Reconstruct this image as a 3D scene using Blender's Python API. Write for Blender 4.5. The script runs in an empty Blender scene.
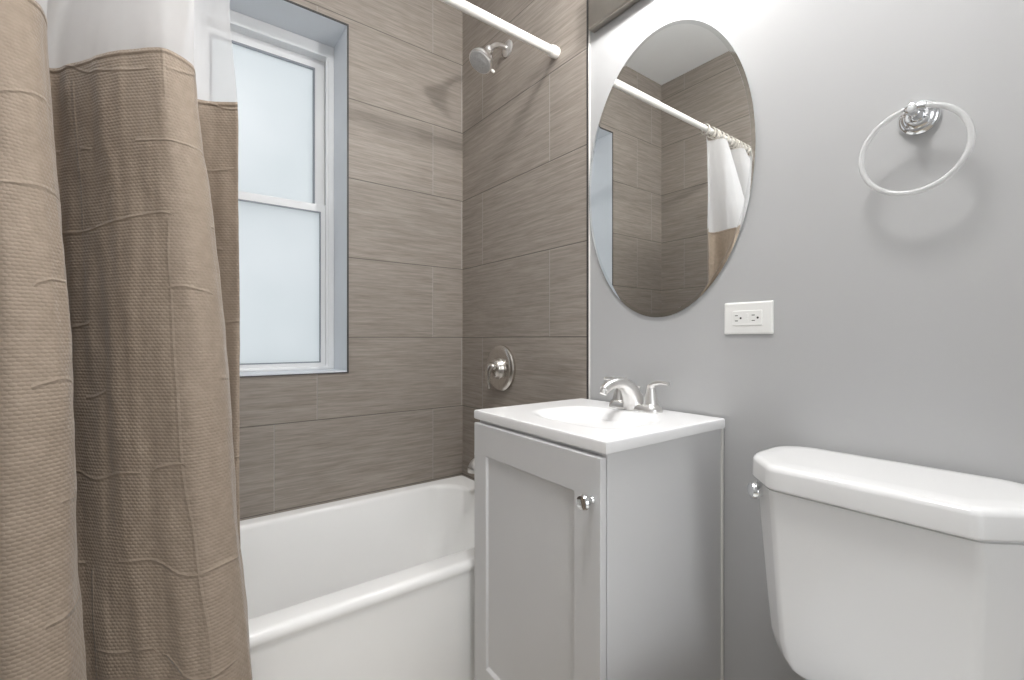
import bpy, bmesh, math, random
from mathutils import Vector, Matrix, noise as mnoise

random.seed(4)
PI = math.pi
SC = bpy.context.scene
COL = SC.collection

# ------------------------------------------------------------------ camera, world, exposure
FPX, YAW, ZC = 461.0, math.atan(349.0 / 461.0), 1.04
cam_d = bpy.data.cameras.new('camera')
cam_d.sensor_fit = 'HORIZONTAL'
cam_d.sensor_width = 36.0
cam_d.lens = FPX * 36.0 / 1024.0
cam_d.shift_y = -1.0 / 1024.0
cam_d.clip_start = 0.02
cam = bpy.data.objects.new('camera', cam_d)
cam.location = (0, 0, ZC)
cam.rotation_euler = (PI / 2, 0, -YAW)
COL.objects.link(cam)
SC.camera = cam

W = bpy.data.worlds.new('world')
SC.world = W
W.use_nodes = True
bg = W.node_tree.nodes['Background']
bg.inputs['Color'].default_value = (0.95, 0.98, 1.0, 1)
bg.inputs['Strength'].default_value = 0.62

SC.view_settings.view_transform = 'Standard'
SC.view_settings.look = 'None'
SC.view_settings.exposure = 0.6
SC.view_settings.gamma = 1.0
SC.view_settings.use_curve_mapping = False
BULB = 450.0           # radiance of the vanity bulbs
CEILING_FILL = 25.0     # radiance of the added, unseen ceiling fill light

# added fill light outside the doorway, behind the camera; no known source
fill_d = bpy.data.lights.new('fill_light', 'AREA')
fill_d.shape = 'RECTANGLE'; fill_d.size = 1.2; fill_d.size_y = 1.6; fill_d.energy = 15.0
fill_d.color = (0.97, 0.985, 1.0)
fill_ob = bpy.data.objects.new('fill_light', fill_d)
fill_ob.location = (-0.10, -2.3, 1.35)
fill_ob.rotation_euler = (math.radians(90), 0, 0)
COL.objects.link(fill_ob)

# ------------------------------------------------------------------ places (metres)
XT, XP = 1.084, 1.092          # tile face / painted face of the mirror wall
XL = -0.414                    # left wall (tub end wall)
YB = 1.804                     # tile face of the window wall
YE = 1.034                     # where the wall tile ends
YR = -1.25                     # how far the room is built behind the camera
ZCL = 2.69                     # ceiling

# ------------------------------------------------------------------ material helpers
def nt(name):
    m = bpy.data.materials.new(name)
    m.use_nodes = True
    t = m.node_tree
    b = t.nodes['Principled BSDF']
    return m, t, b

def math_n(t, op, a, b=None, c=None):
    n = t.nodes.new('ShaderNodeMath')
    n.operation = op
    for i, v in enumerate((a, b, c)):
        if v is None:
            continue
        if isinstance(v, (int, float)):
            n.inputs[i].default_value = v
        else:
            t.links.new(v, n.inputs[i])
    return n.outputs[0]

def noise(t, vec, scale, detail=3.0, rough=0.5):
    n = t.nodes.new('ShaderNodeTexNoise')
    n.inputs['Scale'].default_value = scale
    n.inputs['Detail'].default_value = detail
    n.inputs['Roughness'].default_value = rough
    if vec is not None:
        t.links.new(vec, n.inputs['Vector'])
    return n.outputs['Fac']

def mapping(t, vec, scale):
    n = t.nodes.new('ShaderNodeMapping')
    n.inputs['Scale'].default_value = scale
    t.links.new(vec, n.inputs['Vector'])
    return n.outputs[0]

def ramp(t, fac, c0, c1, p0=0.0, p1=1.0):
    n = t.nodes.new('ShaderNodeValToRGB')
    e = n.color_ramp.elements
    e[0].color = (*c0, 1); e[1].color = (*c1, 1)
    e[0].position = p0; e[1].position = p1
    t.links.new(fac, n.inputs[0])
    return n.outputs[0]

def mixc(t, fac, a, b):
    n = t.nodes.new('ShaderNodeMix')
    n.data_type = 'RGBA'
    t.links.new(fac, n.inputs[0])
    for i, v in ((6, a), (7, b)):
        if isinstance(v, tuple):
            n.inputs[i].default_value = (*v, 1)
        else:
            t.links.new(v, n.inputs[i])
    return n.outputs[2]

def bump(t, b, h, strength, dist):
    n = t.nodes.new('ShaderNodeBump')
    n.inputs['Strength'].default_value = strength
    n.inputs['Distance'].default_value = dist
    t.links.new(h, n.inputs['Height'])
    t.links.new(n.outputs[0], b.inputs['Normal'])
    return n

def simple(name, col, rough=0.5, metal=0.0, spec=0.5, var=0.03, vscale=6.0, bmp=0.0, bscale=200.0, coat=0.0):
    m, t, b = nt(name)
    tc = t.nodes.new('ShaderNodeTexCoord').outputs['Object']
    f = noise(t, tc, vscale)
    c0 = tuple(max(0, x * (1 - var)) for x in col)
    c1 = tuple(min(1, x * (1 + var)) for x in col)
    t.links.new(ramp(t, f, c0, c1, 0.3, 0.7), b.inputs['Base Color'])
    b.inputs['Roughness'].default_value = rough
    b.inputs['Metallic'].default_value = metal
    b.inputs['Specular IOR Level'].default_value = spec
    b.inputs['Coat Weight'].default_value = coat
    if bmp:
        bump(t, b, noise(t, tc, bscale, 2.0), bmp, 0.001)
    return m

def tile_mat(name, axis, odd, even, L):
    """12 x 24 in. striated porcelain; axis 0 -> runs along X, 1 -> along Y. Rows start at z=1.047."""
    H, Z0 = 0.3085, 1.047
    m, t, b = nt(name)
    tc = t.nodes.new('ShaderNodeTexCoord').outputs['Object']
    sep = t.nodes.new('ShaderNodeSeparateXYZ')
    t.links.new(tc, sep.inputs[0])
    u, z = sep.outputs[axis], sep.outputs[2]
    zr = math_n(t, 'DIVIDE', math_n(t, 'SUBTRACT', z, Z0), H)
    row = math_n(t, 'FLOOR', zr)
    par = math_n(t, 'FLOORED_MODULO', row, 2.0)              # 0: row just above z=1.047
    off = math_n(t, 'ADD', even, math_n(t, 'MULTIPLY', par, odd - even))
    ur = math_n(t, 'DIVIDE', math_n(t, 'SUBTRACT', u, off), L)
    cell = math_n(t, 'FLOOR', ur)
    # distance to joints, metres
    dz = math_n(t, 'MULTIPLY', math_n(t, 'ABSOLUTE', math_n(t, 'SUBTRACT', zr, math_n(t, 'ROUND', zr))), H)
    du = math_n(t, 'MULTIPLY', math_n(t, 'ABSOLUTE', math_n(t, 'SUBTRACT', ur, math_n(t, 'ROUND', ur))), L)
    gz = math_n(t, 'LESS_THAN', dz, 0.0016)
    gu = math_n(t, 'LESS_THAN', du, 0.0016)
    # per-tile shift so that the striations break at the joints
    comb = t.nodes.new('ShaderNodeCombineXYZ')
    seed = math_n(t, 'ADD', math_n(t, 'MULTIPLY', row, 7.31), math_n(t, 'MULTIPLY', cell, 3.17))
    t.links.new(math_n(t, 'ADD', u, seed), comb.inputs[0])
    t.links.new(z, comb.inputs[1])
    t.links.new(seed, comb.inputs[2])
    v = comb.outputs[0]
    n1 = noise(t, mapping(t, v, (5.0, 95.0, 1.0)), 1.0, 4.0, 0.62)
    n2 = noise(t, mapping(t, v, (14.0, 260.0, 1.0)), 1.0, 2.0, 0.6)
    n3 = noise(t, mapping(t, v, (1.6, 5.0, 1.0)), 1.0, 2.0)
    st = math_n(t, 'ADD', math_n(t, 'MULTIPLY', n1, 0.6), math_n(t, 'MULTIPLY', n2, 0.4))
    base = ramp(t, st, (0.215, 0.184, 0.157), (0.405, 0.359, 0.315), 0.32, 0.68)
    base = mixc(t, math_n(t, 'MULTIPLY', n3, 0.35), base, (0.24, 0.215, 0.195))
    c = mixc(t, gu, base, (0.37, 0.345, 0.315))
    c = mixc(t, gz, c, (0.13, 0.115, 0.10))
    t.links.new(c, b.inputs['Base Color'])
    b.inputs['Roughness'].default_value = 0.5
    b.inputs['Specular IOR Level'].default_value = 0.35
    edge = math_n(t, 'MINIMUM', math_n(t, 'DIVIDE', math_n(t, 'MINIMUM', dz, du), 0.003), 1.0)
    h = math_n(t, 'ADD', math_n(t, 'MULTIPLY', st, 0.7), math_n(t, 'MULTIPLY', edge, 1.0))
    bump(t, b, h, 0.5, 0.0022)
    return m

def fabric_mat():
    m, t, b = nt('waffle_fabric')
    uv = t.nodes.new('ShaderNodeTexCoord').outputs['UV']
    sep = t.nodes.new('ShaderNodeSeparateXYZ')
    t.links.new(uv, sep.inputs[0])
    u, v = sep.outputs[0], sep.outputs[1]
    rv = math_n(t, 'DIVIDE', v, 0.0056)
    rw = math_n(t, 'FLOOR', rv)
    fv = math_n(t, 'SUBTRACT', math_n(t, 'SUBTRACT', rv, rw), 0.5)
    cu = math_n(t, 'ADD', math_n(t, 'DIVIDE', u, 0.0082), math_n(t, 'MULTIPLY', rw, 0.5))
    fu = math_n(t, 'SUBTRACT', math_n(t, 'FRACT', cu), 0.5)
    d2 = math_n(t, 'ADD', math_n(t, 'MULTIPLY', fu, math_n(t, 'MULTIPLY', fu, 3.2)), math_n(t, 'MULTIPLY', fv, math_n(t, 'MULTIPLY', fv, 4.0)))
    waf = math_n(t, 'MAXIMUM', math_n(t, 'SUBTRACT', 1.0, d2), 0.0)
    # packing creases: thin, broken lines across and down the cloth
    nz = noise(t, mapping(t, uv, (3.0, 1.5, 1.0)), 1.0, 2.0)
    vv = math_n(t, 'ADD', math_n(t, 'DIVIDE', v, 0.15), math_n(t, 'MULTIPLY', nz, 1.4))
    dv = math_n(t, 'ABSOLUTE', math_n(t, 'SUBTRACT', vv, math_n(t, 'ROUND', vv)))
    cr1 = math_n(t, 'MAXIMUM', math_n(t, 'SUBTRACT', 1.0, math_n(t, 'DIVIDE', dv, 0.028)), 0.0)
    uu = math_n(t, 'ADD', math_n(t, 'DIVIDE', u, 0.21), math_n(t, 'MULTIPLY', nz, 0.4))
    du = math_n(t, 'ABSOLUTE', math_n(t, 'SUBTRACT', uu, math_n(t, 'ROUND', uu)))
    cr2 = math_n(t, 'MAXIMUM', math_n(t, 'SUBTRACT', 1.0, math_n(t, 'DIVIDE', du, 0.02)), 0.0)
    br = math_n(t, 'GREATER_THAN', noise(t, mapping(t, uv, (9.0, 4.0, 1.0)), 1.0, 1.0), 0.5)
    br1 = math_n(t, 'GREATER_THAN', noise(t, mapping(t, uv, (6.0, 7.0, 1.0)), 1.7, 1.0), 0.47)
    cr = math_n(t, 'MAXIMUM', math_n(t, 'MULTIPLY', cr1, br1), math_n(t, 'MULTIPLY', math_n(t, 'MULTIPLY', cr2, br), 0.7))
    big = noise(t, mapping(t, uv, (14.0, 6.0, 1.0)), 1.0, 3.0)
    pleat = noise(t, mapping(t, uv, (17.0, 1.6, 1.0)), 1.0, 2.0)
    big = math_n(t, 'ADD', big, math_n(t, 'MULTIPLY', pleat, 0.9))
    h = math_n(t, 'ADD', math_n(t, 'MULTIPLY', waf, 0.24),
               math_n(t, 'ADD', math_n(t, 'MULTIPLY', cr, 0.75), math_n(t, 'MULTIPLY', big, 3.0)))
    bump(t, b, h, 0.8, 0.0028)
    f = noise(t, mapping(t, uv, (60.0, 60.0, 1.0)), 1.0, 2.0)
    t.links.new(ramp(t, f, (0.285, 0.228, 0.176), (0.33, 0.265, 0.207), 0.3, 0.7), b.inputs['Base Color'])
    b.inputs['Roughness'].default_value = 0.7
    b.inputs['Specular IOR Level'].default_value = 0.3
    b.inputs['Sheen Weight'].default_value = 0.25
    b.inputs['Sheen Roughness'].default_value = 0.4
    return m

def sheer_mat():
    m, t, b = nt('sheer_fabric')
    out = t.nodes['Material Output']
    tr = t.nodes.new('ShaderNodeBsdfTransparent')
    tl = t.nodes.new('ShaderNodeBsdfTranslucent')
    df = t.nodes.new('ShaderNodeBsdfDiffuse')
    uv = t.nodes.new('ShaderNodeTexCoord').outputs['UV']
    col = ramp(t, noise(t, mapping(t, uv, (30, 30, 1)), 1.0), (0.91, 0.91, 0.92), (0.96, 0.96, 0.97))
    t.links.new(col, tl.inputs[0]); t.links.new(col, df.inputs[0])
    m1 = t.nodes.new('ShaderNodeMixShader'); m1.inputs[0].default_value = 0.5
    t.links.new(tl.outputs[0], m1.inputs[1]); t.links.new(df.outputs[0], m1.inputs[2])
    m2 = t.nodes.new('ShaderNodeMixShader'); m2.inputs[0].default_value = 0.64
    t.links.new(tr.outputs[0], m2.inputs[1]); t.links.new(m1.outputs[0], m2.inputs[2])
    t.links.new(m2.outputs[0], out.inputs['Surface'])
    return m

def pane_mat():
    m, t, b = nt('frosted_glass')
    out = t.nodes['Material Output']
    tc = t.nodes.new('ShaderNodeTexCoord').outputs['Object']
    tl = t.nodes.new('ShaderNodeBsdfTranslucent')
    col = ramp(t, noise(t, tc, 2.5, 2.0), (0.86, 0.89, 0.90), (0.92, 0.94, 0.95), 0.3, 0.7)
    t.links.new(col, tl.inputs[0])
    gl = t.nodes.new('ShaderNodeBsdfGlossy')
    gl.inputs['Roughness'].default_value = 0.35
    mx = t.nodes.new('ShaderNodeMixShader'); mx.inputs[0].default_value = 0.04
    t.links.new(tl.outputs[0], mx.inputs[1]); t.links.new(gl.outputs[0], mx.inputs[2])
    t.links.new(mx.outputs[0], out.inputs['Surface'])
    return m

def bulb_mat(name, power):
    m, t, b = nt(name)
    b.inputs['Base Color'].default_value = (0.9, 0.9, 0.88, 1)
    b.inputs['Emission Color'].default_value = (1.0, 0.985, 0.97, 1)
    b.inputs['Emission Strength'].default_value = power
    return m

def acrylic_mat():
    m, t, b = nt('clear_acrylic')
    tc = t.nodes.new('ShaderNodeTexCoord').outputs['Object']
    t.links.new(ramp(t, noise(t, tc, 20), (0.90, 0.91, 0.91), (0.96, 0.96, 0.96)), b.inputs['Base Color'])
    b.inputs['Roughness'].default_value = 0.12
    b.inputs['Transmission Weight'].default_value = 0.55
    b.inputs['IOR'].default_value = 1.45
    return m

def floor_mat():
    m, t, b = nt('tan_floor_tile')
    tc = t.nodes.new('ShaderNodeTexCoord').outputs['Object']
    br = t.nodes.new('ShaderNodeTexBrick')
    br.offset = 0.5
    br.inputs['Scale'].default_value = 1.0
    br.inputs['Brick Width'].default_value = 0.61
    br.inputs['Row Height'].default_value = 0.305
    br.inputs['Mortar Size'].default_value = 0.003
    br.inputs['Color1'].default_value = (0.47, 0.41, 0.33, 1)
    br.inputs['Color2'].default_value = (0.51, 0.45, 0.37, 1)
    br.inputs['Mortar'].default_value = (0.3, 0.26, 0.21, 1)
    t.links.new(tc, br.inputs['Vector'])
    t.links.new(mixc(t, math_n(t, 'MULTIPLY', noise(t, mapping(t, tc, (3, 20, 1)), 1.0), 0.5), br.outputs['Color'], (0.42, 0.37, 0.30)), b.inputs['Base Color'])
    b.inputs['Roughness'].default_value = 0.45
    return m

M = {}
M['tile_back'] = tile_mat('brown_striated_tile_window_wall', 0, 0.457, 0.935, 0.622)
M['tile_side'] = tile_mat('brown_striated_tile_end_walls', 1, 1.640, 1.213, 0.612)
M['paint'] = simple('grey_wall_paint', (0.465, 0.467, 0.470), 0.55, var=0.015, vscale=3.0, bmp=0.08, bscale=350)
M['ceil'] = simple('white_ceiling_paint', (0.92, 0.935, 0.94), 0.8, var=0.01)
M['floor'] = floor_mat()
M['edge'] = simple('dark_metal_edge', (0.045, 0.043, 0.042), 0.5)
M['caulk'] = simple('white_caulk', (0.78, 0.77, 0.74), 0.5)
M['jamb'] = simple('white_jamb_paint', (0.70, 0.73, 0.77), 0.4, var=0.02)
M['vinyl'] = simple('white_window_vinyl', (0.78, 0.79, 0.80), 0.35, var=0.01)
M['gasket'] = simple('grey_window_gasket', (0.25, 0.27, 0.30), 0.5)
M['pane'] = pane_mat()
M['enamel'] = simple('white_tub_enamel', (0.95, 0.95, 0.94), 0.14, spec=0.5, var=0.01)
M['porcelain'] = simple('white_porcelain', (0.82, 0.82, 0.82), 0.12, spec=0.5, var=0.006)
M['cab'] = simple('light_grey_cabinet_paint', (0.68, 0.68, 0.685), 0.42, var=0.012, vscale=3.0)
M['marble'] = simple('white_cultured_marble', (0.94, 0.94, 0.945), 0.2, var=0.008)
M['nickel'] = simple('brushed_nickel', (0.66, 0.63, 0.59), 0.26, metal=1.0, var=0.04, vscale=40)
M['bar'] = simple('aged_nickel_bar', (0.42, 0.39, 0.35), 0.3, metal=1.0, var=0.04, vscale=30)
M['satin'] = simple('satin_nickel_light', (0.80, 0.79, 0.775), 0.3, metal=1.0, var=0.03, vscale=40)
M['chrome'] = simple('polished_chrome', (0.80, 0.81, 0.82), 0.07, metal=1.0, var=0.01)
M['mirror'] = simple('silvered_glass', (0.96, 0.975, 0.97), 0.0, metal=1.0, var=0.0)
M['mirror_edge'] = simple('bevelled_glass_edge', (0.84, 0.86, 0.855), 0.04, metal=1.0, var=0.0)
M['rod'] = simple('white_rod_enamel', (0.82, 0.80, 0.76), 0.3)
M['plastic'] = simple('white_plate_plastic', (0.84, 0.84, 0.82), 0.3, var=0.005)
M['slot'] = simple('dark_socket_slot', (0.03, 0.03, 0.03), 0.6)
M['face'] = simple('grey_rubber_nozzles', (0.50, 0.50, 0.50), 0.45, var=0.12, vscale=160)
M['fabric'] = fabric_mat()
M['sheer'] = sheer_mat()
M['tab'] = simple('beige_ring_plastic', (0.62, 0.58, 0.52), 0.45)
M['bulb'] = bulb_mat('lit_bulb_glass', BULB)
M['fill'] = bulb_mat('ceiling_fill_glow', CEILING_FILL)
M['acrylic'] = acrylic_mat()

# ------------------------------------------------------------------ object helpers
def link(name, me, mat=None, parent=None):
    o = bpy.data.objects.new(name, me)
    COL.objects.link(o)
    if mat is not None:
        for mm in (mat if isinstance(mat, list) else [mat]):
            me.materials.append(mm)
    if parent is not None:
        o.parent = parent
        o.matrix_parent_inverse = Matrix.Translation(-Vector(chain_loc(parent)))
    return o

def chain_loc(p):
    v = Vector(p.location)
    if p.parent is not None and p.parent.type == 'EMPTY':
        pass
    return v if p.type == 'EMPTY' else Vector((0, 0, 0))

def obj(name, bm, mat, parent=None, smooth=True, ang=32, bevel=0.0, seg=2):
    """Link a world-space bmesh as one mesh object."""
    bmesh.ops.recalc_face_normals(bm, faces=bm.faces[:])
    me = bpy.data.meshes.new(name)
    bm.to_mesh(me); bm.free()
    if smooth:
        for p in me.polygons:
            p.use_smooth = True
        me.set_sharp_from_angle(angle=math.radians(ang))
    o = link(name, me, mat, parent)
    wn = o.modifiers.new('normals', 'WEIGHTED_NORMAL') if smooth and not bevel else None
    if wn: wn.keep_sharp = True
    if bevel:
        md = o.modifiers.new('bevel', 'BEVEL')
        md.width = bevel; md.segments = seg; md.limit_method = 'ANGLE'
        md.angle_limit = math.radians(35); md.harden_normals = False
    return o

def thing(name, loc, label, cat, group=None, kind=None):
    o = bpy.data.objects.new(name, None)
    o.empty_display_size = 0.05
    o.location = loc
    COL.objects.link(o)
    return tag(o, label, cat, group, kind)

def tag(o, label=None, cat=None, group=None, kind=None):
    if label: o['label'] = label
    if cat: o['category'] = cat
    if group: o['group'] = group
    if kind: o['kind'] = kind
    return o

def box(bm, x0, x1, y0, y1, z0, z1):
    r = bmesh.ops.create_cube(bm, size=1.0)
    c = Vector(((x0 + x1) / 2, (y0 + y1) / 2, (z0 + z1) / 2))
    for v in r['verts']:
        v.co = Vector((v.co.x * (x1 - x0), v.co.y * (y1 - y0), v.co.z * (z1 - z0))) + c
    return r['verts']

def boxm(*a):
    bm = bmesh.new(); box(bm, *a); return bm

def frame_axes(d):
    d = Vector(d).normalized()
    up = Vector((0, 0, 1)) if abs(d.z) < 0.9 else Vector((0, 1, 0))
    a = d.cross(up).normalized()
    return d, a, a.cross(d).normalized()

def loft(bm, rings, cap0=True, cap1=True):
    vs = [[bm.verts.new(p) for p in r] for r in rings]
    n = len(vs[0])
    for i in range(len(vs) - 1):
        for j in range(n):
            k = (j + 1) % n
            bm.faces.new((vs[i][j], vs[i][k], vs[i + 1][k], vs[i + 1][j]))
    if cap0: bm.faces.new(vs[0][::-1])
    if cap1: bm.faces.new(vs[-1])
    return vs

def lathe(bm, base, axis, prof, n=40, cap0=True, cap1=True):
    """prof: (distance along axis, radius)."""
    d, a, b = frame_axes(axis)
    base = Vector(base)
    rings = []
    for h, r in prof:
        r = max(r, 1e-5)
        rings.append([base + d * h + (a * math.cos(2 * PI * k / n) + b * math.sin(2 * PI * k / n)) * r for k in range(n)])
    loft(bm, rings, cap0, cap1)

def catmull(pts, sub):
    P = [Vector(p) for p in pts]
    P = [P[0] * 2 - P[1]] + P + [P[-1] * 2 - P[-2]]
    out = []
    for i in range(1, len(P) - 2):
        for s in range(sub):
            t = s / sub
            out.append(0.5 * ((2 * P[i]) + (P[i + 1] - P[i - 1]) * t + (2 * P[i - 1] - 5 * P[i] + 4 * P[i + 1] - P[i + 2]) * t * t
                              + (3 * P[i] - P[i - 1] - 3 * P[i + 1] + P[i + 2]) * t ** 3))
    out.append(P[-2])
    return out

def tube(bm, pts, radii, n=20, sub=6, squash=1.0, side=None):
    """Tapered smooth tube; squash flattens it along its second axis."""
    C = catmull(pts, sub)
    R = [v.x for v in catmull([(r, 0, 0) for r in radii], sub)]
    rings = []
    sd = Vector(side) if side else None
    for i, c in enumerate(C):
        d = (C[min(i + 1, len(C) - 1)] - C[max(i - 1, 0)]).normalized()
        if sd is None:
            _, a, b = frame_axes(d)
        else:
            a = (sd - d * sd.dot(d)).normalized(); b = a.cross(d).normalized()
        rings.append([c + (a * math.cos(2 * PI * k / n) + b * squash * math.sin(2 * PI * k / n)) * R[i] for k in range(n)])
    loft(bm, rings)

def rounded_poly(pts, radii, seg=6):
    """Closed 2-D polygon with filleted corners -> list of (x, y), constant count."""
    out = []
    n = len(pts)
    for i in range(n):
        p = Vector((*pts[i], 0)); a = Vector((*pts[i - 1], 0)); b = Vector((*pts[(i + 1) % n], 0))
        da = (a - p).normalized(); db = (b - p).normalized()
        ang = da.angle(db)
        r = radii[i] if isinstance(radii, (list, tuple)) else radii
        t = min(r / math.tan(ang / 2), (a - p).length * 0.49, (b - p).length * 0.49)
        r = t * math.tan(ang / 2)
        p0 = p + da * t; p1 = p + db * t
        cen = p + (da + db).normalized() * (r / math.sin(ang / 2))
        v0 = p0 - cen; v1 = p1 - cen
        for s in range(seg + 1):
            f = s / seg
            v = v0.lerp(v1, f)
            v = v.normalized() * v0.length
            q = cen + v
            out.append((q.x, q.y))
    return out

def inset_poly(pts, d):
    """Inset a convex counter-clockwise polygon by d."""
    n = len(pts); out = []
    for i in range(n):
        p = Vector(pts[i]).to_2d(); a = Vector(pts[i - 1]).to_2d(); b = Vector(pts[(i + 1) % n]).to_2d()
        e0 = (p - a).normalized(); e1 = (b - p).normalized()
        n0 = Vector((-e0.y, e0.x)); n1 = Vector((-e1.y, e1.x))
        m = (n0 + n1).normalized()
        q = p + m * (d / max(0.2, m.dot(n0)))
        out.append((q.x, q.y))
    return out

def wall_hole(bm, y0, y1, x0, x1, z0, z1, hx0, hx1, hz0, hz1):
    xs = [x0, hx0, hx1, x1]; zs = [z0, hz0, hz1, z1]
    for y in (y0, y1):
        g = [[bm.verts.new((x, y, z)) for z in zs] for x in xs]
        for i in range(3):
            for j in range(3):
                if i == 1 and j == 1: continue
                bm.faces.new((g[i][j], g[i + 1][j], g[i + 1][j + 1], g[i][j + 1]))
        if y == y0: ga = g
        else: gb = g
    for (i, j), (k, l) in (((1, 1), (2, 1)), ((2, 1), (2, 2)), ((2, 2), (1, 2)), ((1, 2), (1, 1))):
        bm.faces.new((ga[i][j], ga[k][l], gb[k][l], gb[i][j]))
    ring = [(0, 0), (1, 0), (2, 0), (3, 0), (3, 1), (3, 2), (3, 3), (2, 3), (1, 3), (0, 3), (0, 2), (0, 1)]
    for a, b in zip(ring, ring[1:] + ring[:1]):
        bm.faces.new((ga[a[0]][a[1]], ga[b[0]][b[1]], gb[b[0]][b[1]], gb[a[0]][a[1]]))

def structure(name, bm, mat, smooth=False, **k):
    o = obj(name, bm, mat, None, smooth=smooth, **k)
    o['kind'] = 'structure'
    return o

# ------------------------------------------------------------------ room shell
structure('floor', boxm(XL - 0.1, XP + 0.1, YR, YB + 0.1, -0.1, 0.0), M['floor'])
structure('ceiling', boxm(XL - 0.1, XP + 0.1, YR, YB + 0.25, ZCL, ZCL + 0.1), M['ceil'])
structure('wall_right', boxm(XP, XP + 0.1, YR, YB + 0.1, 0, ZCL), M['paint'])
structure('wall_left', boxm(XL - 0.1, XL - 0.008, YR, YB + 0.1, 0, ZCL), M['paint'])
bm = bmesh.new()
wall_hole(bm, YR - 0.1, YR, XL - 0.1, XP + 0.1, 0, ZCL, -0.36, 0.44, 0.0, 2.05)
structure('wall_front', bm, M['paint'])                                          # doorway behind the camera
structure('trim_1', boxm(XT, XP, YE, YB + 0.005, 0, ZCL), M['tile_side'])         # tiled panel, mirror side
structure('trim_2', boxm(XL - 0.008, XL, YE, YB + 0.005, 0, ZCL), M['tile_side']) # tiled panel, far end

WX0, WX1, WZ0, WZ1 = 0.072, 0.565, 0.917, 2.247
DEP = 0.163
bm = bmesh.new()
JT = 0.006
wall_hole(bm, YB, YB + 0.24, XL - 0.1, XP + 0.1, 0, ZCL, WX0 - JT, WX1 + JT, WZ0 - JT, WZ1 + JT)
structure('wall_back', bm, M['tile_back'])

# edge profile and caulk where the tile ends beside the mirror wall
structure('trim_3', boxm(XT - 0.0015, XT + 0.0025, YE - 0.005, YE, 0.0, ZCL), M['edge'])
structure('trim_4', boxm(XT + 0.0025, XP, YE - 0.007, YE, 0.0, ZCL), M['caulk'])

# ------------------------------------------------------------------ window
win = bpy.data.objects.new('window_1', None)
win.location = ((WX0 + WX1) / 2, YB + DEP, WZ0)
COL.objects.link(win)
win['kind'] = 'structure'
def rect_frame(x0, x1, z0, z1, y0, y1, wl, wr, wb, wt):
    bm = bmesh.new()
    wall_hole(bm, y0, y1, x0, x1, z0, z1, x0 + wl, x1 - wr, z0 + wb, z1 - wt)
    return bm
obj('jamb_liner', rect_frame(WX0 - JT, WX1 + JT, WZ0 - JT, WZ1 + JT, YB - 0.001, YB + 0.24, JT, JT, JT, JT), M['jamb'], win, smooth=False)
obj('edge_trim', rect_frame(WX0 - JT - 0.003, WX1 + JT + 0.001, WZ0 - JT - 0.001, WZ1 + JT + 0.002, YB - 0.004, YB, 0.006, 0.006, 0.003, 0.007), M['edge'], win, smooth=False)
YF = YB + DEP
obj('window_frame', rect_frame(WX0, WX1, WZ0, WZ1, YF, YF + 0.075, 0.024, 0.024, 0.012, 0.05), M['vinyl'], win, smooth=False, bevel=0.003)
# tracks up both jambs
for x0, x1 in ((WX0 + 0.024, WX0 + 0.031), (WX1 - 0.031, WX1 - 0.024)):
    obj('sash_track', boxm(x0, x1, YF + 0.004, YF + 0.012, WZ0 + 0.012, WZ1 - 0.05), M['vinyl'], win, smooth=False)
# upper sash (outer) and lower sash (inner)
us = obj('upper_sash', rect_frame(WX0 + 0.024, WX1 - 0.024, 1.555, WZ1 - 0.045, YF + 0.046, YF + 0.072, 0.046, 0.046, 0.036, 0.048), M['vinyl'], win, smooth=False, bevel=0.003)
obj('glazing_bead', rect_frame(WX0 + 0.064, WX1 - 0.064, 1.585, WZ1 - 0.087, YF + 0.043, YF + 0.05, 0.008, 0.008, 0.008, 0.008), M['gasket'], us, smooth=False)
obj('pane', boxm(WX0 + 0.066, WX1 - 0.066, YF + 0.056, YF + 0.060, 1.58, WZ1 - 0.09), M['pane'], us, smooth=False)
ls = obj('lower_sash', rect_frame(WX0 + 0.012, WX1 - 0.012, WZ0 + 0.006, 1.592, YF + 0.014, YF + 0.040, 0.040, 0.040, 0.024, 0.034), M['vinyl'], win, smooth=False, bevel=0.003)
obj('glazing_bead', rect_frame(WX0 + 0.049, WX1 - 0.049, WZ0 + 0.027, 1.561, YF + 0.012, YF + 0.018, 0.005, 0.005, 0.004, 0.005), M['gasket'], ls, smooth=False)
obj('pane', boxm(WX0 + 0.050, WX1 - 0.050, YF + 0.024, YF + 0.028, WZ0 + 0.028, 1.560), M['pane'], ls, smooth=False)

# ------------------------------------------------------------------ bathtub
def rr(x0, x1, y0, y1, r, seg=10):
    return rounded_poly([(x0, y0), (x1, y0), (x1, y1), (x0, y1)], r, seg)
TX0, TX1, TY0, TY1, TZ = XL + 0.002, XT - 0.002, 1.085, YB - 0.002, 0.426
bm = bmesh.new()
rings = []
def tring(x0, x1, y0, y1, r, z): rings.append([(x, y, z) for x, y in rr(x0, x1, y0, y1, r)])
tring(TX0, TX1, TY0 + 0.010, TY1, 0.006, 0.001)
tring(TX0, TX1, TY0 + 0.007, TY1, 0.006, 0.30)
tring(TX0, TX1, TY0 + 0.005, TY1, 0.006, 0.392)
tring(TX0, TX1, TY0 + 0.001, TY1, 0.006, 0.399)
tring(TX0, TX1, TY0, TY1, 0.006, 0.407)
tring(TX0, TX1, TY0 + 0.001, TY1, 0.006, 0.414)
tring(TX0, TX1, TY0 + 0.004, TY1, 0.007, 0.4205)
tring(TX0 + 0.003, TX1 - 0.003, TY0 + 0.009, TY1 - 0.003, 0.010, 0.4245)
tring(TX0 + 0.010, TX1 - 0.010, TY0 + 0.017, TY1 - 0.008, 0.016, TZ)
ix0, ix1, iy0, iy1 = TX0 + 0.075, TX1 - 0.085, TY0 + 0.075, TY1 - 0.055
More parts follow.
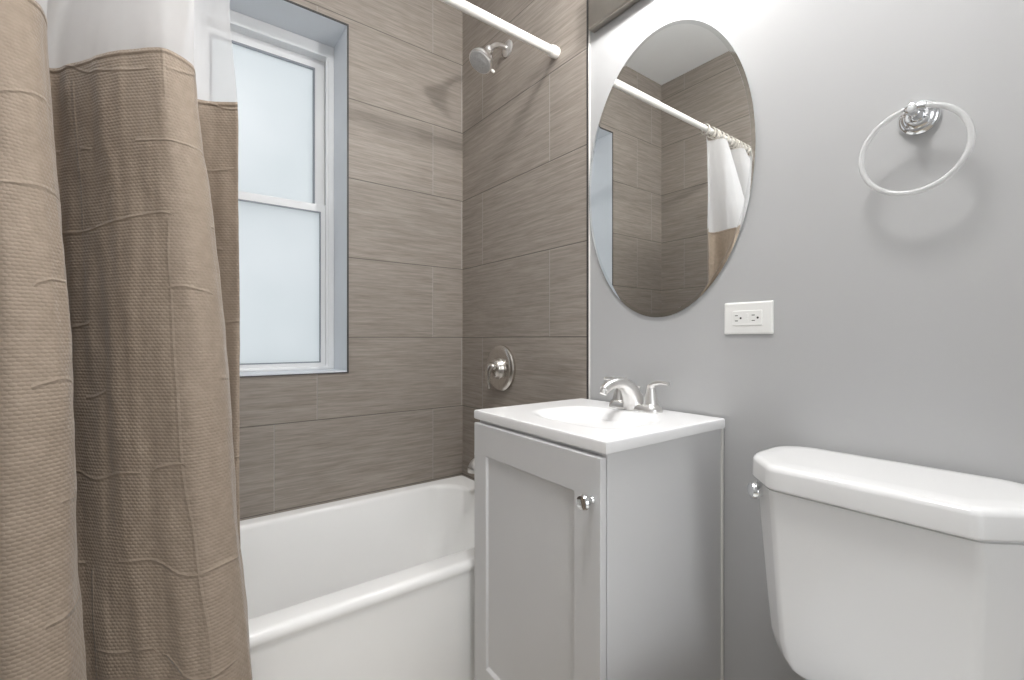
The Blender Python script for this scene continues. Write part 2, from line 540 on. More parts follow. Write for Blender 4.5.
tring(ix0 - 0.010, ix1 + 0.010, iy0 - 0.008, iy1 + 0.008, 0.115, TZ - 0.001)
tring(ix0, ix1, iy0, iy1, 0.11, TZ - 0.006)
tring(ix0 + 0.006, ix1 - 0.005, iy0 + 0.005, iy1 - 0.005, 0.11, TZ - 0.018)
tring(ix0 + 0.05, ix1 - 0.015, iy0 + 0.018, iy1 - 0.018, 0.11, TZ - 0.12)
tring(ix0 + 0.14, ix1 - 0.035, iy0 + 0.035, iy1 - 0.035, 0.12, 0.14)
tring(ix0 + 0.18, ix1 - 0.060, iy0 + 0.060, iy1 - 0.060, 0.12, 0.095)
tring(ix0 + 0.24, ix1 - 0.110, iy0 + 0.110, iy1 - 0.110, 0.10, 0.08)
loft(bm, rings)
tub = obj('bathtub', bm, M['enamel'], ang=50)
tag(tub, 'white enamelled alcove bathtub below the frosted window', 'bathtub')

# ------------------------------------------------------------------ shower fittings on the tiled end wall
sh = thing('wall_shower', (XT, 1.458, 2.183), 'brushed nickel shower head on a bent arm high on the tiled wall', 'shower head')
bm = bmesh.new(); lathe(bm, (XT - 0.0005, 1.458, 2.183), (-1, 0, 0), [(0, 0.031), (0.004, 0.031), (0.008, 0.027), (0.011, 0.016), (0.013, 0.012)])
obj('flange', bm, M['satin'], sh)
bm = bmesh.new(); tube(bm, [(XT - 0.009, 1.458, 2.183), (1.055, 1.458, 2.184), (1.03, 1.458, 2.178), (1.01, 1.458, 2.163), (0.998, 1.458, 2.148)], [0.0095] * 5, 18)
obj('shower_arm', bm, M['satin'], sh)
nrm = Vector((-0.55, 0.0, -0.835)).normalized()
fc = Vector((0.953, 1.458, 2.083))
bm = bmesh.new(); lathe(bm, fc - nrm * 0.086, nrm, [(0, 0.013), (0.012, 0.0165), (0.022, 0.014), (0.03, 0.017), (0.045, 0.029), (0.062, 0.042), (0.074, 0.0475), (0.084, 0.048), (0.087, 0.0445)], 48)
hd = obj('spray_head', bm, M['satin'], sh)
bm = bmesh.new(); lathe(bm, fc, nrm, [(0.0, 0.044), (0.0025, 0.0425), (0.003, 0.03), (0.0055, 0.026), (0.006, 0.012), (0.004, 0.008)], 40)
obj('spray_face', bm, M['face'], hd)
bm = bmesh.new()
tdir = Vector((0.83, -0.25, -0.5)).normalized()
tb = fc - nrm * 0.006
tube(bm, [tb + tdir * 0.044, tb + tdir * 0.053, tb + tdir * 0.062], [0.0045, 0.0055, 0.0048], 14)
obj('spray_lever', bm, M['rod'], hd)

vl = thing('shower_valve', (XT, 1.498, 0.924), 'round nickel shower mixer with lever handle on the tiled wall', 'shower valve')
bm = bmesh.new(); lathe(bm, (XT - 0.0005, 1.498, 0.924), (-1, 0, 0), [(0, 0.091), (0.005, 0.0925), (0.011, 0.0915), (0.016, 0.087), (0.019, 0.079), (0.0195, 0.070), (0.017, 0.060), (0.017, 0.02)], 56)
obj('escutcheon', bm, M['nickel'], vl)
bm = bmesh.new(); lathe(bm, (XT - 0.016, 1.498, 0.924), (-1, 0, 0), [(0, 0.044), (0.006, 0.044), (0.012, 0.040), (0.020, 0.038), (0.027, 0.034), (0.032, 0.026), (0.034, 0.012)], 40)
obj('valve_hub', bm, M['nickel'], vl)
bm = bmesh.new(); tube(bm, [(XT - 0.044, 1.492, 0.930), (XT - 0.054, 1.494, 0.934), (XT - 0.063, 1.497, 0.926), (XT - 0.067, 1.500, 0.902), (XT - 0.066, 1.501, 0.874), (XT - 0.062, 1.501, 0.846)], [0.024, 0.023, 0.0195, 0.0145, 0.011, 0.0085], 20, squash=0.62, side=(0, 1, 0))
obj('lever_handle', bm, M['nickel'], vl)

ts = thing('tub_spout', (XT, 1.498, 0.56), 'nickel tub spout partly hidden behind the vanity', 'tub spout')
bm = bmesh.new(); tube(bm, [(XT - 0.0005, 1.498, 0.565), (1.05, 1.498, 0.565), (1.0, 1.498, 0.564), (0.965, 1.498, 0.558), (0.947, 1.498, 0.542), (0.944, 1.498, 0.528)], [0.031, 0.028, 0.026, 0.025, 0.021, 0.017], 28)
obj('spout_body', bm, M['satin'], ts)
bm = bmesh.new(); lathe(bm, (0.962, 1.498, 0.578), (0, 0, 1), [(0, 0.004), (0.014, 0.004), (0.016, 0.008), (0.024, 0.008), (0.026, 0.004)], 20)
obj('diverter_knob', bm, M['satin'], ts)

# ------------------------------------------------------------------ shower rod
RY, RZ = 1.175, 2.026
rod = thing('shower_rod', (XT, RY, RZ), 'white tension rod spanning the tub under the ceiling', 'shower rod')
bm = bmesh.new(); lathe(bm, (XT - 0.02, RY, RZ), (-1, 0, 0), [(0, 0.0145), (0.55, 0.0145), (0.551, 0.0130), (XT - XL - 0.04, 0.0130)], 28)
obj('rod_tube', bm, M['rod'], rod)
for x, d in ((XT - 0.0005, -1), (XL + 0.0005, 1)):
    bm = bmesh.new(); lathe(bm, (x, RY, RZ), (d, 0, 0), [(0, 0.0185), (0.016, 0.0195), (0.026, 0.0185), (0.03, 0.0155)], 28)
    obj('end_cap', bm, M['rod'], rod)

# ------------------------------------------------------------------ shower curtain
LV = [
 (2.012, [(.143,1.172),(.105,1.190),(.075,1.200),(.062,1.178),(.050,1.155),(.028,1.145),(.000,1.150),(-.030,1.172),(-.062,1.198),(-.092,1.205),
          (-.112,1.185),(-.130,1.155),(-.148,1.145),(-.170,1.150),(-.198,1.170),(-.226,1.198),(-.252,1.200),(-.282,1.155),(-.318,1.150),(-.352,1.200),(-.384,1.172)]),
 (1.780, [(.116,1.175),(.078,1.202),(.050,1.203),(.052,1.160),(.050,1.118),(.026,1.093),(-.010,1.090),(-.048,1.125),(-.095,1.182),(-.132,1.222),
          (-.152,1.196),(-.148,1.130),(-.150,1.085),(-.168,1.060),(-.202,1.065),(-.240,1.120),(-.268,1.195),(-.305,1.190),(-.340,1.120),(-.372,1.185),(-.396,1.172)]),
 (1.557, [(.130,1.169),(.075,1.206),(.028,1.195),(.040,1.130),(.050,1.082),(.030,1.046),(-.004,1.034),(-.064,1.090),(-.122,1.170),(-.170,1.236),
          (-.188,1.200),(-.160,1.100),(-.150,1.030),(-.168,0.990),(-.212,0.980),(-.262,1.050),(-.290,1.185),(-.328,1.220),(-.352,1.110),(-.382,1.190),(-.402,1.170)]),
 (1.300, [(.132,1.166),(.074,1.204),(.030,1.192),(.058,1.120),(.072,1.068),(.054,1.020),(.014,1.006),(-.052,1.068),(-.112,1.148),(-.160,1.220),
          (-.178,1.186),(-.146,1.080),(-.131,1.010),(-.148,0.966),(-.196,0.952),(-.252,1.024),(-.282,1.165),(-.322,1.210),(-.350,1.090),(-.382,1.180),(-.402,1.168)]),
 (1.040, [(.133,1.158),(.074,1.196),(.034,1.184),(.076,1.108),(.092,1.050),(.074,0.996),(.030,0.982),(-.042,1.046),(-.102,1.122),(-.150,1.196),
          (-.168,1.164),(-.130,1.060),(-.113,0.986),(-.130,0.940),(-.180,0.925),(-.240,1.000),(-.272,1.145),(-.316,1.195),(-.346,1.070),(-.382,1.160),(-.402,1.160)]),
 (0.700, [(.128,1.104),(.084,1.126),(.056,1.112),(.098,1.070),(.113,1.024),(.096,0.972),(.046,0.954),(-.028,1.010),(-.088,1.072),(-.136,1.110),
          (-.150,1.088),(-.116,1.018),(-.101,0.962),(-.118,0.914),(-.168,0.898),(-.226,0.970),(-.262,1.085),(-.306,1.110),(-.340,1.030),(-.378,1.095),(-.400,1.095)]),
 (0.440, [(.126,1.050),(.098,1.064),(.082,1.054),(.116,1.030),(.133,0.998),(.114,0.950),(.060,0.929),(-.014,0.978),(-.074,1.030),(-.120,1.056),
          (-.134,1.036),(-.106,0.986),(-.091,0.940),(-.106,0.890),(-.156,0.874),(-.212,0.942),(-.252,1.040),(-.296,1.055),(-.334,1.000),(-.374,1.050),(-.398,1.050)]),
 (0.060, [(.126,1.040),(.104,1.058),(.092,1.048),(.128,1.022),(.146,0.990),(.124,0.938),(.066,0.916),(-.010,0.966),(-.070,1.024),(-.116,1.050),
          (-.130,1.026),(-.100,0.976),(-.085,0.930),(-.100,0.880),(-.150,0.864),(-.208,0.936),(-.250,1.036),(-.294,1.050),(-.332,0.995),(-.372,1.045),(-.396,1.045)]),
]
SUBP = 10
paths = [catmull([(x, y, 0) for x, y in p], SUBP) for _, p in LV]
lz = [z for z, _ in LV]
def curtain_at(j, z):
    """Smooth (Hermite) interpolation of path point j through the levels."""
    i = 0
    while i < len(lz) - 2 and z < lz[i + 1]: i += 1
    z0, z1 = lz[i], lz[i + 1]
    t = (z - z0) / (z1 - z0)
    p0, p1 = paths[i][j], paths[i + 1][j]
    def slope(k):
        if k <= 0: return (paths[1][j] - paths[0][j]) / (lz[1] - lz[0])
        if k >= len(lz) - 1: return (paths[-1][j] - paths[-2][j]) / (lz[-1] - lz[-2])
        return (paths[k + 1][j] - paths[k - 1][j]) / (lz[k + 1] - lz[k - 1])
    m0, m1 = slope(i) * (z1 - z0), slope(i + 1) * (z1 - z0)
    h = ((2 * t ** 3 - 3 * t ** 2 + 1) * p0 + (t ** 3 - 2 * t ** 2 + t) * m0 + (-2 * t ** 3 + 3 * t ** 2) * p1 + (t ** 3 - t ** 2) * m1)
    return Vector((h.x, h.y, z))
NJ = len(paths[0])
arc = [0.0]
for j in range(1, NJ): arc.append(arc[-1] + (paths[4][j] - paths[4][j - 1]).length)
smooth_at = curtain_at
def curtain_at(j, z):
    """The smooth fold path plus the small irregular wrinkles of the cloth."""
    p = smooth_at(j, z)
    d = (smooth_at(min(j + 1, NJ - 1), z) - smooth_at(max(j - 1, 0), z)).normalized()
    u = arc[j]
    w = (0.0075 * mnoise.noise(Vector((u * 16.0, z * 2.0, 0.3))) + 0.0036 * mnoise.noise(Vector((u * 38.0, z * 5.0, 4.1)))
         + 0.0016 * mnoise.noise(Vector((u * 30.0, z * 22.0, 9.7))))
    w *= min(1.0, max(0.0, (2.0 - z) / 0.25)) * (0.4 if z > 1.6 else 1.0 if z < 1.5 else 1.0 - 6.0 * (z - 1.5))
    return p + Vector((-d.y, d.x, 0)) * w
def sheet(name, z0, z1, rows, mat, parent, thick, off=0.0):
    me = bpy.data.meshes.new(name)
    V, Fc, UV = [], [], []
    for i in range(rows + 1):
        z = z0 + (z1 - z0) * i / rows
        for j in range(NJ):
            p = curtain_at(j, z)
            if off:
                a, b = curtain_at(max(j - 1, 0), z), curtain_at(min(j + 1, NJ - 1), z)
                d = (b - a).normalized()
                p = p + Vector((-d.y, d.x, 0)) * off
            V.append(p); UV.append((arc[j], z))
    for i in range(rows):
        for j in range(NJ - 1):
            Fc.append((i * NJ + j, i * NJ + j + 1, (i + 1) * NJ + j + 1, (i + 1) * NJ + j))
    me.from_pydata([tuple(v) for v in V], [], Fc)
    uv = me.uv_layers.new(name='UVMap')
    for lp in me.loops:
        uv.data[lp.index].uv = UV[lp.vertex_index]
    for p in me.polygons: p.use_smooth = True
    o = link(name, me, mat, parent)
    if thick:
        s = o.modifiers.new('thickness', 'SOLIDIFY'); s.thickness = thick; s.offset = 0
    return o
cur = thing('shower_curtain', (-0.13, RY, 0.06), 'bunched taupe waffle shower curtain with a sheer white top', 'shower curtain')
sheet('fabric_panel', 0.06, 1.557, 120, M['fabric'], cur, 0.0012)
sheet('sheer_panel', 1.556, 1.996, 36, M['sheer'], cur, 0.0)
sheet('hem_band', 1.549, 1.559, 2, M['fabric'], cur, 0.0018)
for k in range(0, NJ, 14):
    p = curtain_at(k, 2.006)
    bm = bmesh.new()
    n1, n2 = 28, 10
    R1 = 0.0205
    for a in range(n1):
        for b in range(n2): pass
    rg = []
    for a in range(n1):
        th = 2 * PI * a / n1
        c = Vector((p.x, RY + R1 * math.cos(th), RZ - 0.0035 + R1 * 1.15 * math.sin(th)))
        out = Vector((0, math.cos(th), math.sin(th)))
        rg.append([c + out * 0.0024 * math.cos(2 * PI * b / n2) + Vector((1, 0, 0)) * 0.0075 * math.sin(2 * PI * b / n2) for b in range(n2)])
    vs = loft(bm, rg, False, False)
    for b in range(n2):
        c = (b + 1) % n2
        bm.faces.new((vs[-1][b], vs[-1][c], vs[0][c], vs[0][b]))
    obj('curtain_ring', bm, M['tab'], cur)

# ------------------------------------------------------------------ vanity cabinet
VX0, VX1, VY0, VY1, VZ = 0.658, 1.083, 0.578, 1.061, 0.848
vc = thing('vanity_cabinet', (0.88, 0.81, 0), 'light grey single door vanity cabinet under the white sink', 'cabinet')
SKEW = 0.016 / (VY1 - VY0)
def vx(x, y): return x + SKEW * (y - VY0) * (VX1 - x) / (VX1 - VX0)
def skewed(bm):
    for v in bm.verts: v.co.x = vx(v.co.x, v.co.y)
    return bm
CX0, CY0, CY1, CZ = VX0 + 0.014, VY0 + 0.010, VY1 - 0.008, 0.8235
bm = bmesh.new()
CXB = XP - 0.009
box(bm, CX0 + 0.055, CXB, CY0, CY0 + 0.015, 0.001, 0.095); box(bm, CX0, CXB, CY0, CY0 + 0.015, 0.095, CZ)
box(bm, CX0 + 0.055, CXB, CY1 - 0.015, CY1, 0.001, 0.095); box(bm, CX0, CXB, CY1 - 0.015, CY1, 0.095, CZ)
box(bm, CXB - 0.006, CXB, CY0 + 0.015, CY1 - 0.015, 0.001, 0.70)
box(bm, CX0, CXB - 0.006, CY0 + 0.015, CY1 - 0.015, 0.095, 0.110)
box(bm, CX0 + 0.055, CX0 + 0.068, CY0 + 0.015, CY1 - 0.015, 0.001, 0.095)
box(bm, CX0, CX0 + 0.016, CY0 + 0.015, CY1 - 0.015, 0.74, CZ)
obj('cabinet_body', skewed(bm), M['cab'], vc, bevel=0.0012)
# shaker door: frame + recessed panel
DX = CX0 - 0.0015
DY0, DY1, DZ0, DZ1 = CY0 + 0.001, CY1 - 0.001, 0.110, 0.8155
bm = bmesh.new()
def ring_yz(y0, y1, z0, z1, x): return [bm.verts.new((x, y, z)) for y, z in ((y0, z0), (y1, z0), (y1, z1), (y0, z1))]
PY0, PY1, PZ0, PZ1 = DY0 + 0.072, DY1 - 0.058, DZ0 + 0.073, DZ1 - 0.080
xf = DX - 0.0175
r = [ring_yz(DY0, DY1, DZ0, DZ1, DX), ring_yz(DY0, DY1, DZ0, DZ1, xf), ring_yz(PY0, PY1, PZ0, PZ1, xf),
     ring_yz(PY0 + 0.003, PY1 - 0.003, PZ0 + 0.006, PZ1 - 0.003, xf + 0.008)]
for a, b in zip(r, r[1:]):
    for j in range(4):
        k = (j + 1) % 4
        bm.faces.new((a[j], a[k], b[k], b[j]))
bm.faces.new(r[0][::-1]); bm.faces.new(r[-1])
door = obj('door', skewed(bm), M['cab'], vc, smooth=False, bevel=0.0016)
ky, kz = 0.610, 0.7325
bm = bmesh.new(); lathe(bm, (vx(xf, ky) + 0.0005, ky, kz), (-1, 0, 0), [(0, 0.008), (0.003, 0.0075), (0.006, 0.0052), (0.014, 0.0055), (0.018, 0.010), (0.021, 0.0145), (0.026, 0.0155), (0.030, 0.013), (0.032, 0.006)], 32)
kn = obj('knob', bm, M['chrome'], door); kn['label'] = 'chrome round knob'
obj('scribe_strip', boxm(XP - 0.0085, XP - 0.002, CY0 - 0.004, CY0 + 0.002, 0.0, 0.822), M['caulk'], vc, smooth=False, bevel=0.0015)

# sink top: moulded slab with a shallow basin
bm = bmesh.new()
NX, NY = 64, 72
BCX, BCY, BHX, BHY = 0.855, 0.800, 0.108, 0.142
def basin(x, y):
    q = ((abs(x - BCX) / BHX) ** 3.2 + (abs(y - BCY) / BHY) ** 3.2) ** (1 / 3.2)
    if q >= 1.15: return 0.0
    t = min(1.0, (1.15 - q) / 0.95)
    return -0.075 * (t * t * (3 - 2 * t))
def top_xy(i, j, ins=0.0):
    x = VX0 + ins + (VX1 - VX0 - ins) * i / NX
    y = VY0 + ins + (VY1 - VY0 - 2 * ins) * j / NY
    return x, y
g = []
for i in range(NX + 1):
    row_ = []
    for j in range(NY + 1):
        x, y = top_xy(i, j, 0.004)
        row_.append(bm.verts.new((vx(x, y), y, VZ + basin(x, y))))
    g.append(row_)
for i in range(NX):
    for j in range(NY):
        bm.faces.new((g[i][j], g[i + 1][j], g[i + 1][j + 1], g[i][j + 1]))
rim = [(i, 0) for i in range(NX)] + [(NX, j) for j in range(NY)] + [(i, NY) for i in range(NX, 0, -1)] + [(0, j) for j in range(NY, 0, -1)]
prev = [g[i][j] for i, j in rim]
for ins, z in ((0.0015, VZ - 0.001), (0.0, VZ - 0.004), (0.0, VZ - 0.021), (0.002, VZ - 0.024)):
    cur_ = []
    for i, j in rim:
        x, y = top_xy(i, j, ins)
        cur_.append(bm.verts.new((vx(x, y), y, z)))
    for a in range(len(rim)):
        b = (a + 1) % len(rim)
        bm.faces.new((prev[a], prev[b], cur_[b], cur_[a]))
    prev = cur_
# underside: closed below the basin bowl
low = []
for ins2, z in ((0.10, VZ - 0.024),):
    cur_ = []
    for i, j in rim:
        x, y = top_xy(i, j, 0.0)
        x = BCX + (x - BCX) * 0.72; y = BCY + (y - BCY) * 0.86
        cur_.append(bm.verts.new((vx(x, y), y, z)))
    for a in range(len(rim)):
        b = (a + 1) % len(rim)
        bm.faces.new((prev[a], prev[b], cur_[b], cur_[a]))
    prev = cur_
bm.faces.new(prev)
top = obj('sink_top', bm, M['marble'], ang=40)
tag(top, 'white moulded sink top with shallow basin on the grey cabinet', 'sink')
for v in top.data.vertices: pass

# faucet
FX, FY, FZ = 1.028, 0.802, VZ
fa = thing('faucet', (FX, FY, FZ), 'satin nickel two handle faucet at the back of the sink', 'faucet')
bm = bmesh.new()
rings = []
for z, w, h in ((0.0003, 0.0265, 0.082), (0.006, 0.027, 0.0825), (0.012, 0.025, 0.080), (0.017, 0.021, 0.076), (0.019, 0.015, 0.070)):
    rings.append([(FX + x, FY + y, FZ + z) for x, y in rounded_poly([(-w, -h), (w, -h), (w, h), (-w, h)], w * 0.98, 10)])
loft(bm, rings)
obj('base_plate', bm, M['satin'], fa)
bm = bmesh.new()
tube(bm, [(FX - 0.002, FY, FZ + 0.008), (FX - 0.008, FY, FZ + 0.030), (FX - 0.024, FY, FZ + 0.056), (FX - 0.052, FY, FZ + 0.073), (FX - 0.082, FY, FZ + 0.076),
          (FX - 0.108, FY, FZ + 0.070), (FX - 0.124, FY, FZ + 0.060)], [0.031, 0.0275, 0.022, 0.0168, 0.014, 0.013, 0.0122], 24, squash=1.0, side=(0, 1, 0))
sp = obj('spout', bm, M['satin'], fa)
bm = bmesh.new(); lathe(bm, (FX - 0.122, FY, FZ + 0.062), (-0.45, 0, -0.9), [(0, 0.0095), (0.008, 0.0098), (0.0125, 0.0095), (0.0125, 0.007)], 20)
obj('aerator', bm, M['satin'], sp)
bm = bmesh.new(); lathe(bm, (FX + 0.017, FY, FZ + 0.017), (0, 0, 1), [(0, 0.003), (0.035, 0.003), (0.037, 0.0055), (0.043, 0.0055), (0.045, 0.003)], 14)
obj('lift_rod', bm, M['satin'], fa)
for s in (-1, 1):
    hy = FY + s * 0.052
    bm = bmesh.new(); lathe(bm, (FX, hy, FZ + 0.016), (0, 0, 1), [(0, 0.0215), (0.004, 0.0215), (0.005, 0.019), (0.020, 0.0165), (0.038, 0.0125), (0.050, 0.0105), (0.056, 0.008), (0.058, 0.003)], 28)
    h_ = obj('handle', bm, M['satin'], fa)
    bm = bmesh.new(); tube(bm, [(FX, hy, FZ + 0.060), (FX, hy + s * 0.010, FZ + 0.073), (FX, hy + s * 0.030, FZ + 0.078), (FX, hy + s * 0.054, FZ + 0.077)], [0.0105, 0.0095, 0.0078, 0.0062], 16, squash=0.75, side=(1, 0, 0))
    obj('lever', bm, M['satin'], h_)

# ------------------------------------------------------------------ oval mirror
MY, MZ, MA, MB = 0.767, 1.4965, 0.260, 0.3965
mi = thing('wall_mirror', (XP, MY, MZ), 'large oval mirror with a thin shiny rim on the grey wall', 'mirror')
N = 160
def ell(a, b, x): return [(x, MY + a * math.cos(2 * PI * k / N), MZ + b * math.sin(2 * PI * k / N)) for k in range(N)]
bm = bmesh.new()
loft(bm, [ell(MA - 0.002, MB - 0.002, XP - 0.0005), ell(MA, MB, XP - 0.0015), ell(MA, MB, XP - 0.0059), ell(MA - 0.010, MB - 0.010, XP - 0.0062)], True, True)
obj('bevelled_backing', bm, M['mirror_edge'], mi, ang=3)
bm = bmesh.new()
loft(bm, [ell(MA - 0.010, MB - 0.010, XP - 0.0062), ell(MA - 0.010, MB - 0.010, XP - 0.0066)], True, True)
obj('mirror_glass', bm, M['mirror'], mi, smooth=False)

# ------------------------------------------------------------------ vanity light above the mirror
LYC = 0.715
vlt = thing('vanity_light', (XP, LYC, 2.06), 'nickel vanity light bar above the oval mirror, cut off by the top edge', 'light fixture')
bm = boxm(XP - 0.030, XP - 0.0005, 0.420, 1.010, 2.008, 2.125)
obj('back_plate', bm, M['bar'], vlt, bevel=0.006, seg=3)
y = LYC
bm = bmesh.new(); lathe(bm, (XP - 0.029, y, 2.09), (-1, 0, 0.15), [(0, 0.03), (0.006, 0.03), (0.012, 0.016), (0.058, 0.014), (0.065, 0.012)], 24)
arm = obj('lamp_arm', bm, M['nickel'], vlt)
bm = bmesh.new()
bmesh.ops.create_uvsphere(bm, u_segments=28, v_segments=16, radius=0.024, matrix=Matrix.Translation((XP - 0.110, y, 2.109)))
obj('bulb', bm, M['bulb'], arm)

# ------------------------------------------------------------------ ceiling fill light, added out of view to brighten the room
cl = thing('ceiling_fill', (0.30, 0.30, ZCL), 'added round ceiling fill light, out of view in front of the vanity', 'fill light')
bm = bmesh.new(); lathe(bm, (0.30, 0.30, ZCL - 0.0005), (0, 0, -1), [(0, 0.24), (0.02, 0.24), (0.025, 0.235)], 48)
obj('fill_base', bm, M['nickel'], cl)
bm = bmesh.new(); lathe(bm, (0.30, 0.30, ZCL - 0.0255), (0, 0, -1), [(0, 0.23), (0.025, 0.227), (0.055, 0.20), (0.075, 0.15), (0.085, 0.07), (0.086, 0.005)], 48)
obj('fill_diffuser', bm, M['fill'], cl)

# ------------------------------------------------------------------ towel ring
TY, TZr, RX = 0.220, 1.4395, 1.040
tr = thing('towel_ring', (XP, TY, TZr), 'clear towel ring on a round chrome wall mount', 'towel ring')
bm = bmesh.new(); lathe(bm, (XP - 0.0005, TY, TZr), (-1, 0, 0), [(0, 0.030), (0.005, 0.0305), (0.009, 0.028), (0.011, 0.024), (0.016, 0.0225), (0.019, 0.019), (0.021, 0.014)], 40)
obj('wall_mount', bm, M['chrome'], tr)
bm = bmesh.new(); lathe(bm, (XP - 0.019, TY, TZr), (-1, 0, 0), [(0, 0.013), (0.012, 0.009), (0.024, 0.0085), (0.034, 0.0095), (0.041, 0.0085), (0.043, 0.004)], 28)
obj('post', bm, M['chrome'], tr)
RC = Vector((RX, 0.219, 1.3685)); RR = 0.0735
def torus(bm, a0, a1, r, closed, n=96, m=14):
    rg = []
    cnt = n if closed else n + 1
    for i in range(cnt):
        th = a0 + (a1 - a0) * i / n
        out = Vector((0, math.cos(th), math.sin(th)))
        rg.append([RC + out * (RR + r * math.cos(2 * PI * k / m)) + Vector((1, 0, 0)) * r * math.sin(2 * PI * k / m) for k in range(m)])
    vs = loft(bm, rg, not closed, not closed)
    if closed:
        for k in range(m):
            l = (k + 1) % m
            bm.faces.new((vs[-1][k], vs[-1][l], vs[0][l], vs[0][k]))
bm = bmesh.new(); torus(bm, 0, 2 * PI, 0.0046, True)
rg_ = obj('ring', bm, M['acrylic'], tr)
bm = bmesh.new(); torus(bm, math.radians(80), math.radians(104), 0.0058, False, 16)
obj('ring_sleeve', bm, M['chrome'], rg_)

# ------------------------------------------------------------------ duplex outlet
OY0, OY1, OZ0, OZ1 = 0.4695, 0.582, 1.0515, 1.1265
OC = ((OY0 + OY1) / 2, (OZ0 + OZ1) / 2)
ot = thing('wall_outlet', (XP, *OC), 'white horizontal duplex outlet on the grey wall right of the mirror', 'outlet')
bm = bmesh.new()
rings = []
for x, ins in ((0.0003, 0), (0.0035, 0), (0.0055, 0.002), (0.0062, 0.005)):
    rings.append([(XP - x, y, z) for y, z in rounded_poly([(OY0 + ins, OZ0 + ins), (OY1 - ins, OZ0 + ins), (OY1 - ins, OZ1 - ins), (OY0 + ins, OZ1 - ins)], 0.003, 4)])
loft(bm, rings)
obj('cover_plate', bm, M['plastic'], ot)
bm = bmesh.new()
rings = []
for x, w, h in ((0.0058, 0.0345, 0.0175), (0.0068, 0.0345, 0.0175), (0.0080, 0.0335, 0.0165)):
    rings.append([(XP - x, y, z) for y, z in rounded_poly([(OC[0] - w, OC[1] - h), (OC[0] + w, OC[1] - h), (OC[0] + w, OC[1] + h), (OC[0] - w, OC[1] + h)], 0.002, 3)])
loft(bm, rings)
rec = obj('receptacle', bm, M['plastic'], ot)
for s in (-1, 1):
    c = OC[0] + s * 0.0195
    for dz in (-0.0062, 0.0062):
        obj('slot', boxm(XP - 0.0084, XP - 0.0078, c + 0.0015, c + 0.0085, OC[1] + dz - 0.0009, OC[1] + dz + 0.0009), M['slot'], rec, smooth=False)
    bm = bmesh.new(); lathe(bm, (XP - 0.0078, c - 0.005, OC[1]), (-1, 0, 0), [(0, 0.0024), (0.0006, 0.0024)], 16)
    obj('ground_hole', bm, M['slot'], rec)
for s in (-1, 1):
    obj('test_button', boxm(XP - 0.0086, XP - 0.0078, OC[0] - 0.003, OC[0] + 0.003, OC[1] + s * 0.006 - 0.0045, OC[1] + s * 0.006 + 0.0045), M['plastic'], rec, smooth=False, bevel=0.0003)

# ------------------------------------------------------------------ toilet
to = thing('toilet', (0.80, 0.243, 0), 'white two piece toilet with its tank against the grey wall', 'toilet')
LY0, LY1 = 0.048, 0.446
def octo(xf, xb, y0, y1, ch_x, ch_y):
    # counter-clockwise seen from above; chamfered front corners (front = low X)
    return [(xf, y1 - ch_y), (xf, y0 + ch_y), (xf + ch_x, y0), (xb, y0), (xb, y1), (xf + ch_x, y1)]
def oct_ring(z, ins, base, rad):
    return [(x, y, z) for x, y in rounded_poly(inset_poly(base, ins), rad, 5)]
lid = octo(0.857, 1.084, LY0, LY1, 0.072, 0.066)
rad = [0.03, 0.022, 0.05, 0.06, 0.06, 0.07]
bm = bmesh.new()
loft(bm, [oct_ring(0.7718, 0.007, lid, rad), oct_ring(0.773, 0.002, lid, rad), oct_ring(0.777, 0.0, lid, rad), oct_ring(0.804, 0.0012, lid, rad), oct_ring(0.8095, 0.003, lid, rad),
          oct_ring(0.8135, 0.0075, lid, rad), oct_ring(0.8155, 0.014, lid, rad), oct_ring(0.8172, 0.04, lid, rad)])
obj('tank_lid', bm, M['porcelain'], to, ang=60)
tk = octo(0.873, 1.080, LY0 + 0.012, LY1 - 0.012, 0.056, 0.052)
rad2 = [0.02, 0.02, 0.04, 0.02, 0.02, 0.04]
bm = bmesh.new()
rings = []
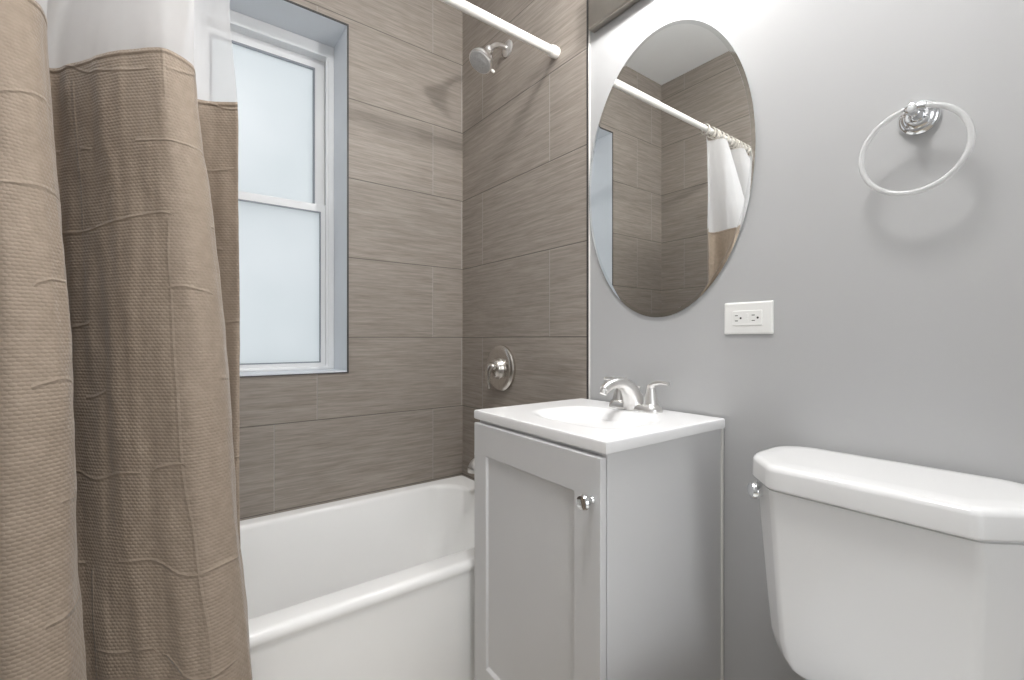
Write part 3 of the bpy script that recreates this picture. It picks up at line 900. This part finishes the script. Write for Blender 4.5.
for z, ins in ((0.408, 0.085), (0.418, 0.062), (0.434, 0.044), (0.458, 0.030), (0.49, 0.022), (0.55, 0.0165), (0.66, 0.008), (0.7665, 0.0), (0.7672, 0.005), (0.7718, 0.005)):
    rings.append(oct_ring(z, ins, tk, rad2))
loft(bm, rings)
tank = obj('tank', bm, M['porcelain'], to, ang=60)
ll = Vector((0.905, 0.417, 0.7515))
bm = bmesh.new(); lathe(bm, ll - Vector((-0.7, 0.7, 0)) * 0.008, (-0.7, 0.7, 0), [(0, 0.011), (0.008, 0.011), (0.010, 0.0155), (0.016, 0.0165), (0.022, 0.014), (0.026, 0.007)], 28)
fl = obj('flush_lever', bm, M['chrome'], to); fl['label'] = 'chrome flush lever'
# bowl, seat and foot (below the frame)
def oval(cx, a_f, a_b, b, z, n=48):
    pts = []
    for k in range(n):
        th = 2 * PI * k / n
        c, s = math.cos(th), math.sin(th)
        pts.append((cx - (a_f if c > 0 else a_b) * c, 0.243 + b * s, z))
    return pts
bm = bmesh.new()
loft(bm, [oval(0.72, 0.20, 0.22, 0.105, 0.001), oval(0.72, 0.19, 0.22, 0.10, 0.03), oval(0.72, 0.17, 0.22, 0.085, 0.14), oval(0.70, 0.21, 0.24, 0.115, 0.24),
          oval(0.68, 0.27, 0.28, 0.165, 0.33), oval(0.66, 0.29, 0.34, 0.185, 0.385), oval(0.66, 0.29, 0.36, 0.187, 0.400), oval(0.66, 0.28, 0.36, 0.18, 0.405),
          oval(0.62, 0.19, 0.17, 0.125, 0.400), oval(0.62, 0.17, 0.15, 0.11, 0.33), oval(0.64, 0.08, 0.08, 0.06, 0.24)])
obj('bowl', bm, M['porcelain'], to, ang=60)
bm = bmesh.new(); box(bm, 0.93, 1.04, 0.165, 0.32, 0.38, 0.425)
obj('tank_foot', bm, M['porcelain'], to, bevel=0.01)
bm = bmesh.new()
loft(bm, [oval(0.63, 0.265, 0.215, 0.183, 0.406), oval(0.63, 0.268, 0.216, 0.186, 0.413), oval(0.63, 0.265, 0.215, 0.184, 0.421), oval(0.63, 0.26, 0.213, 0.18, 0.430), oval(0.63, 0.23, 0.19, 0.15, 0.437)])
obj('seat_lid', bm, M['plastic'], to, ang=60)
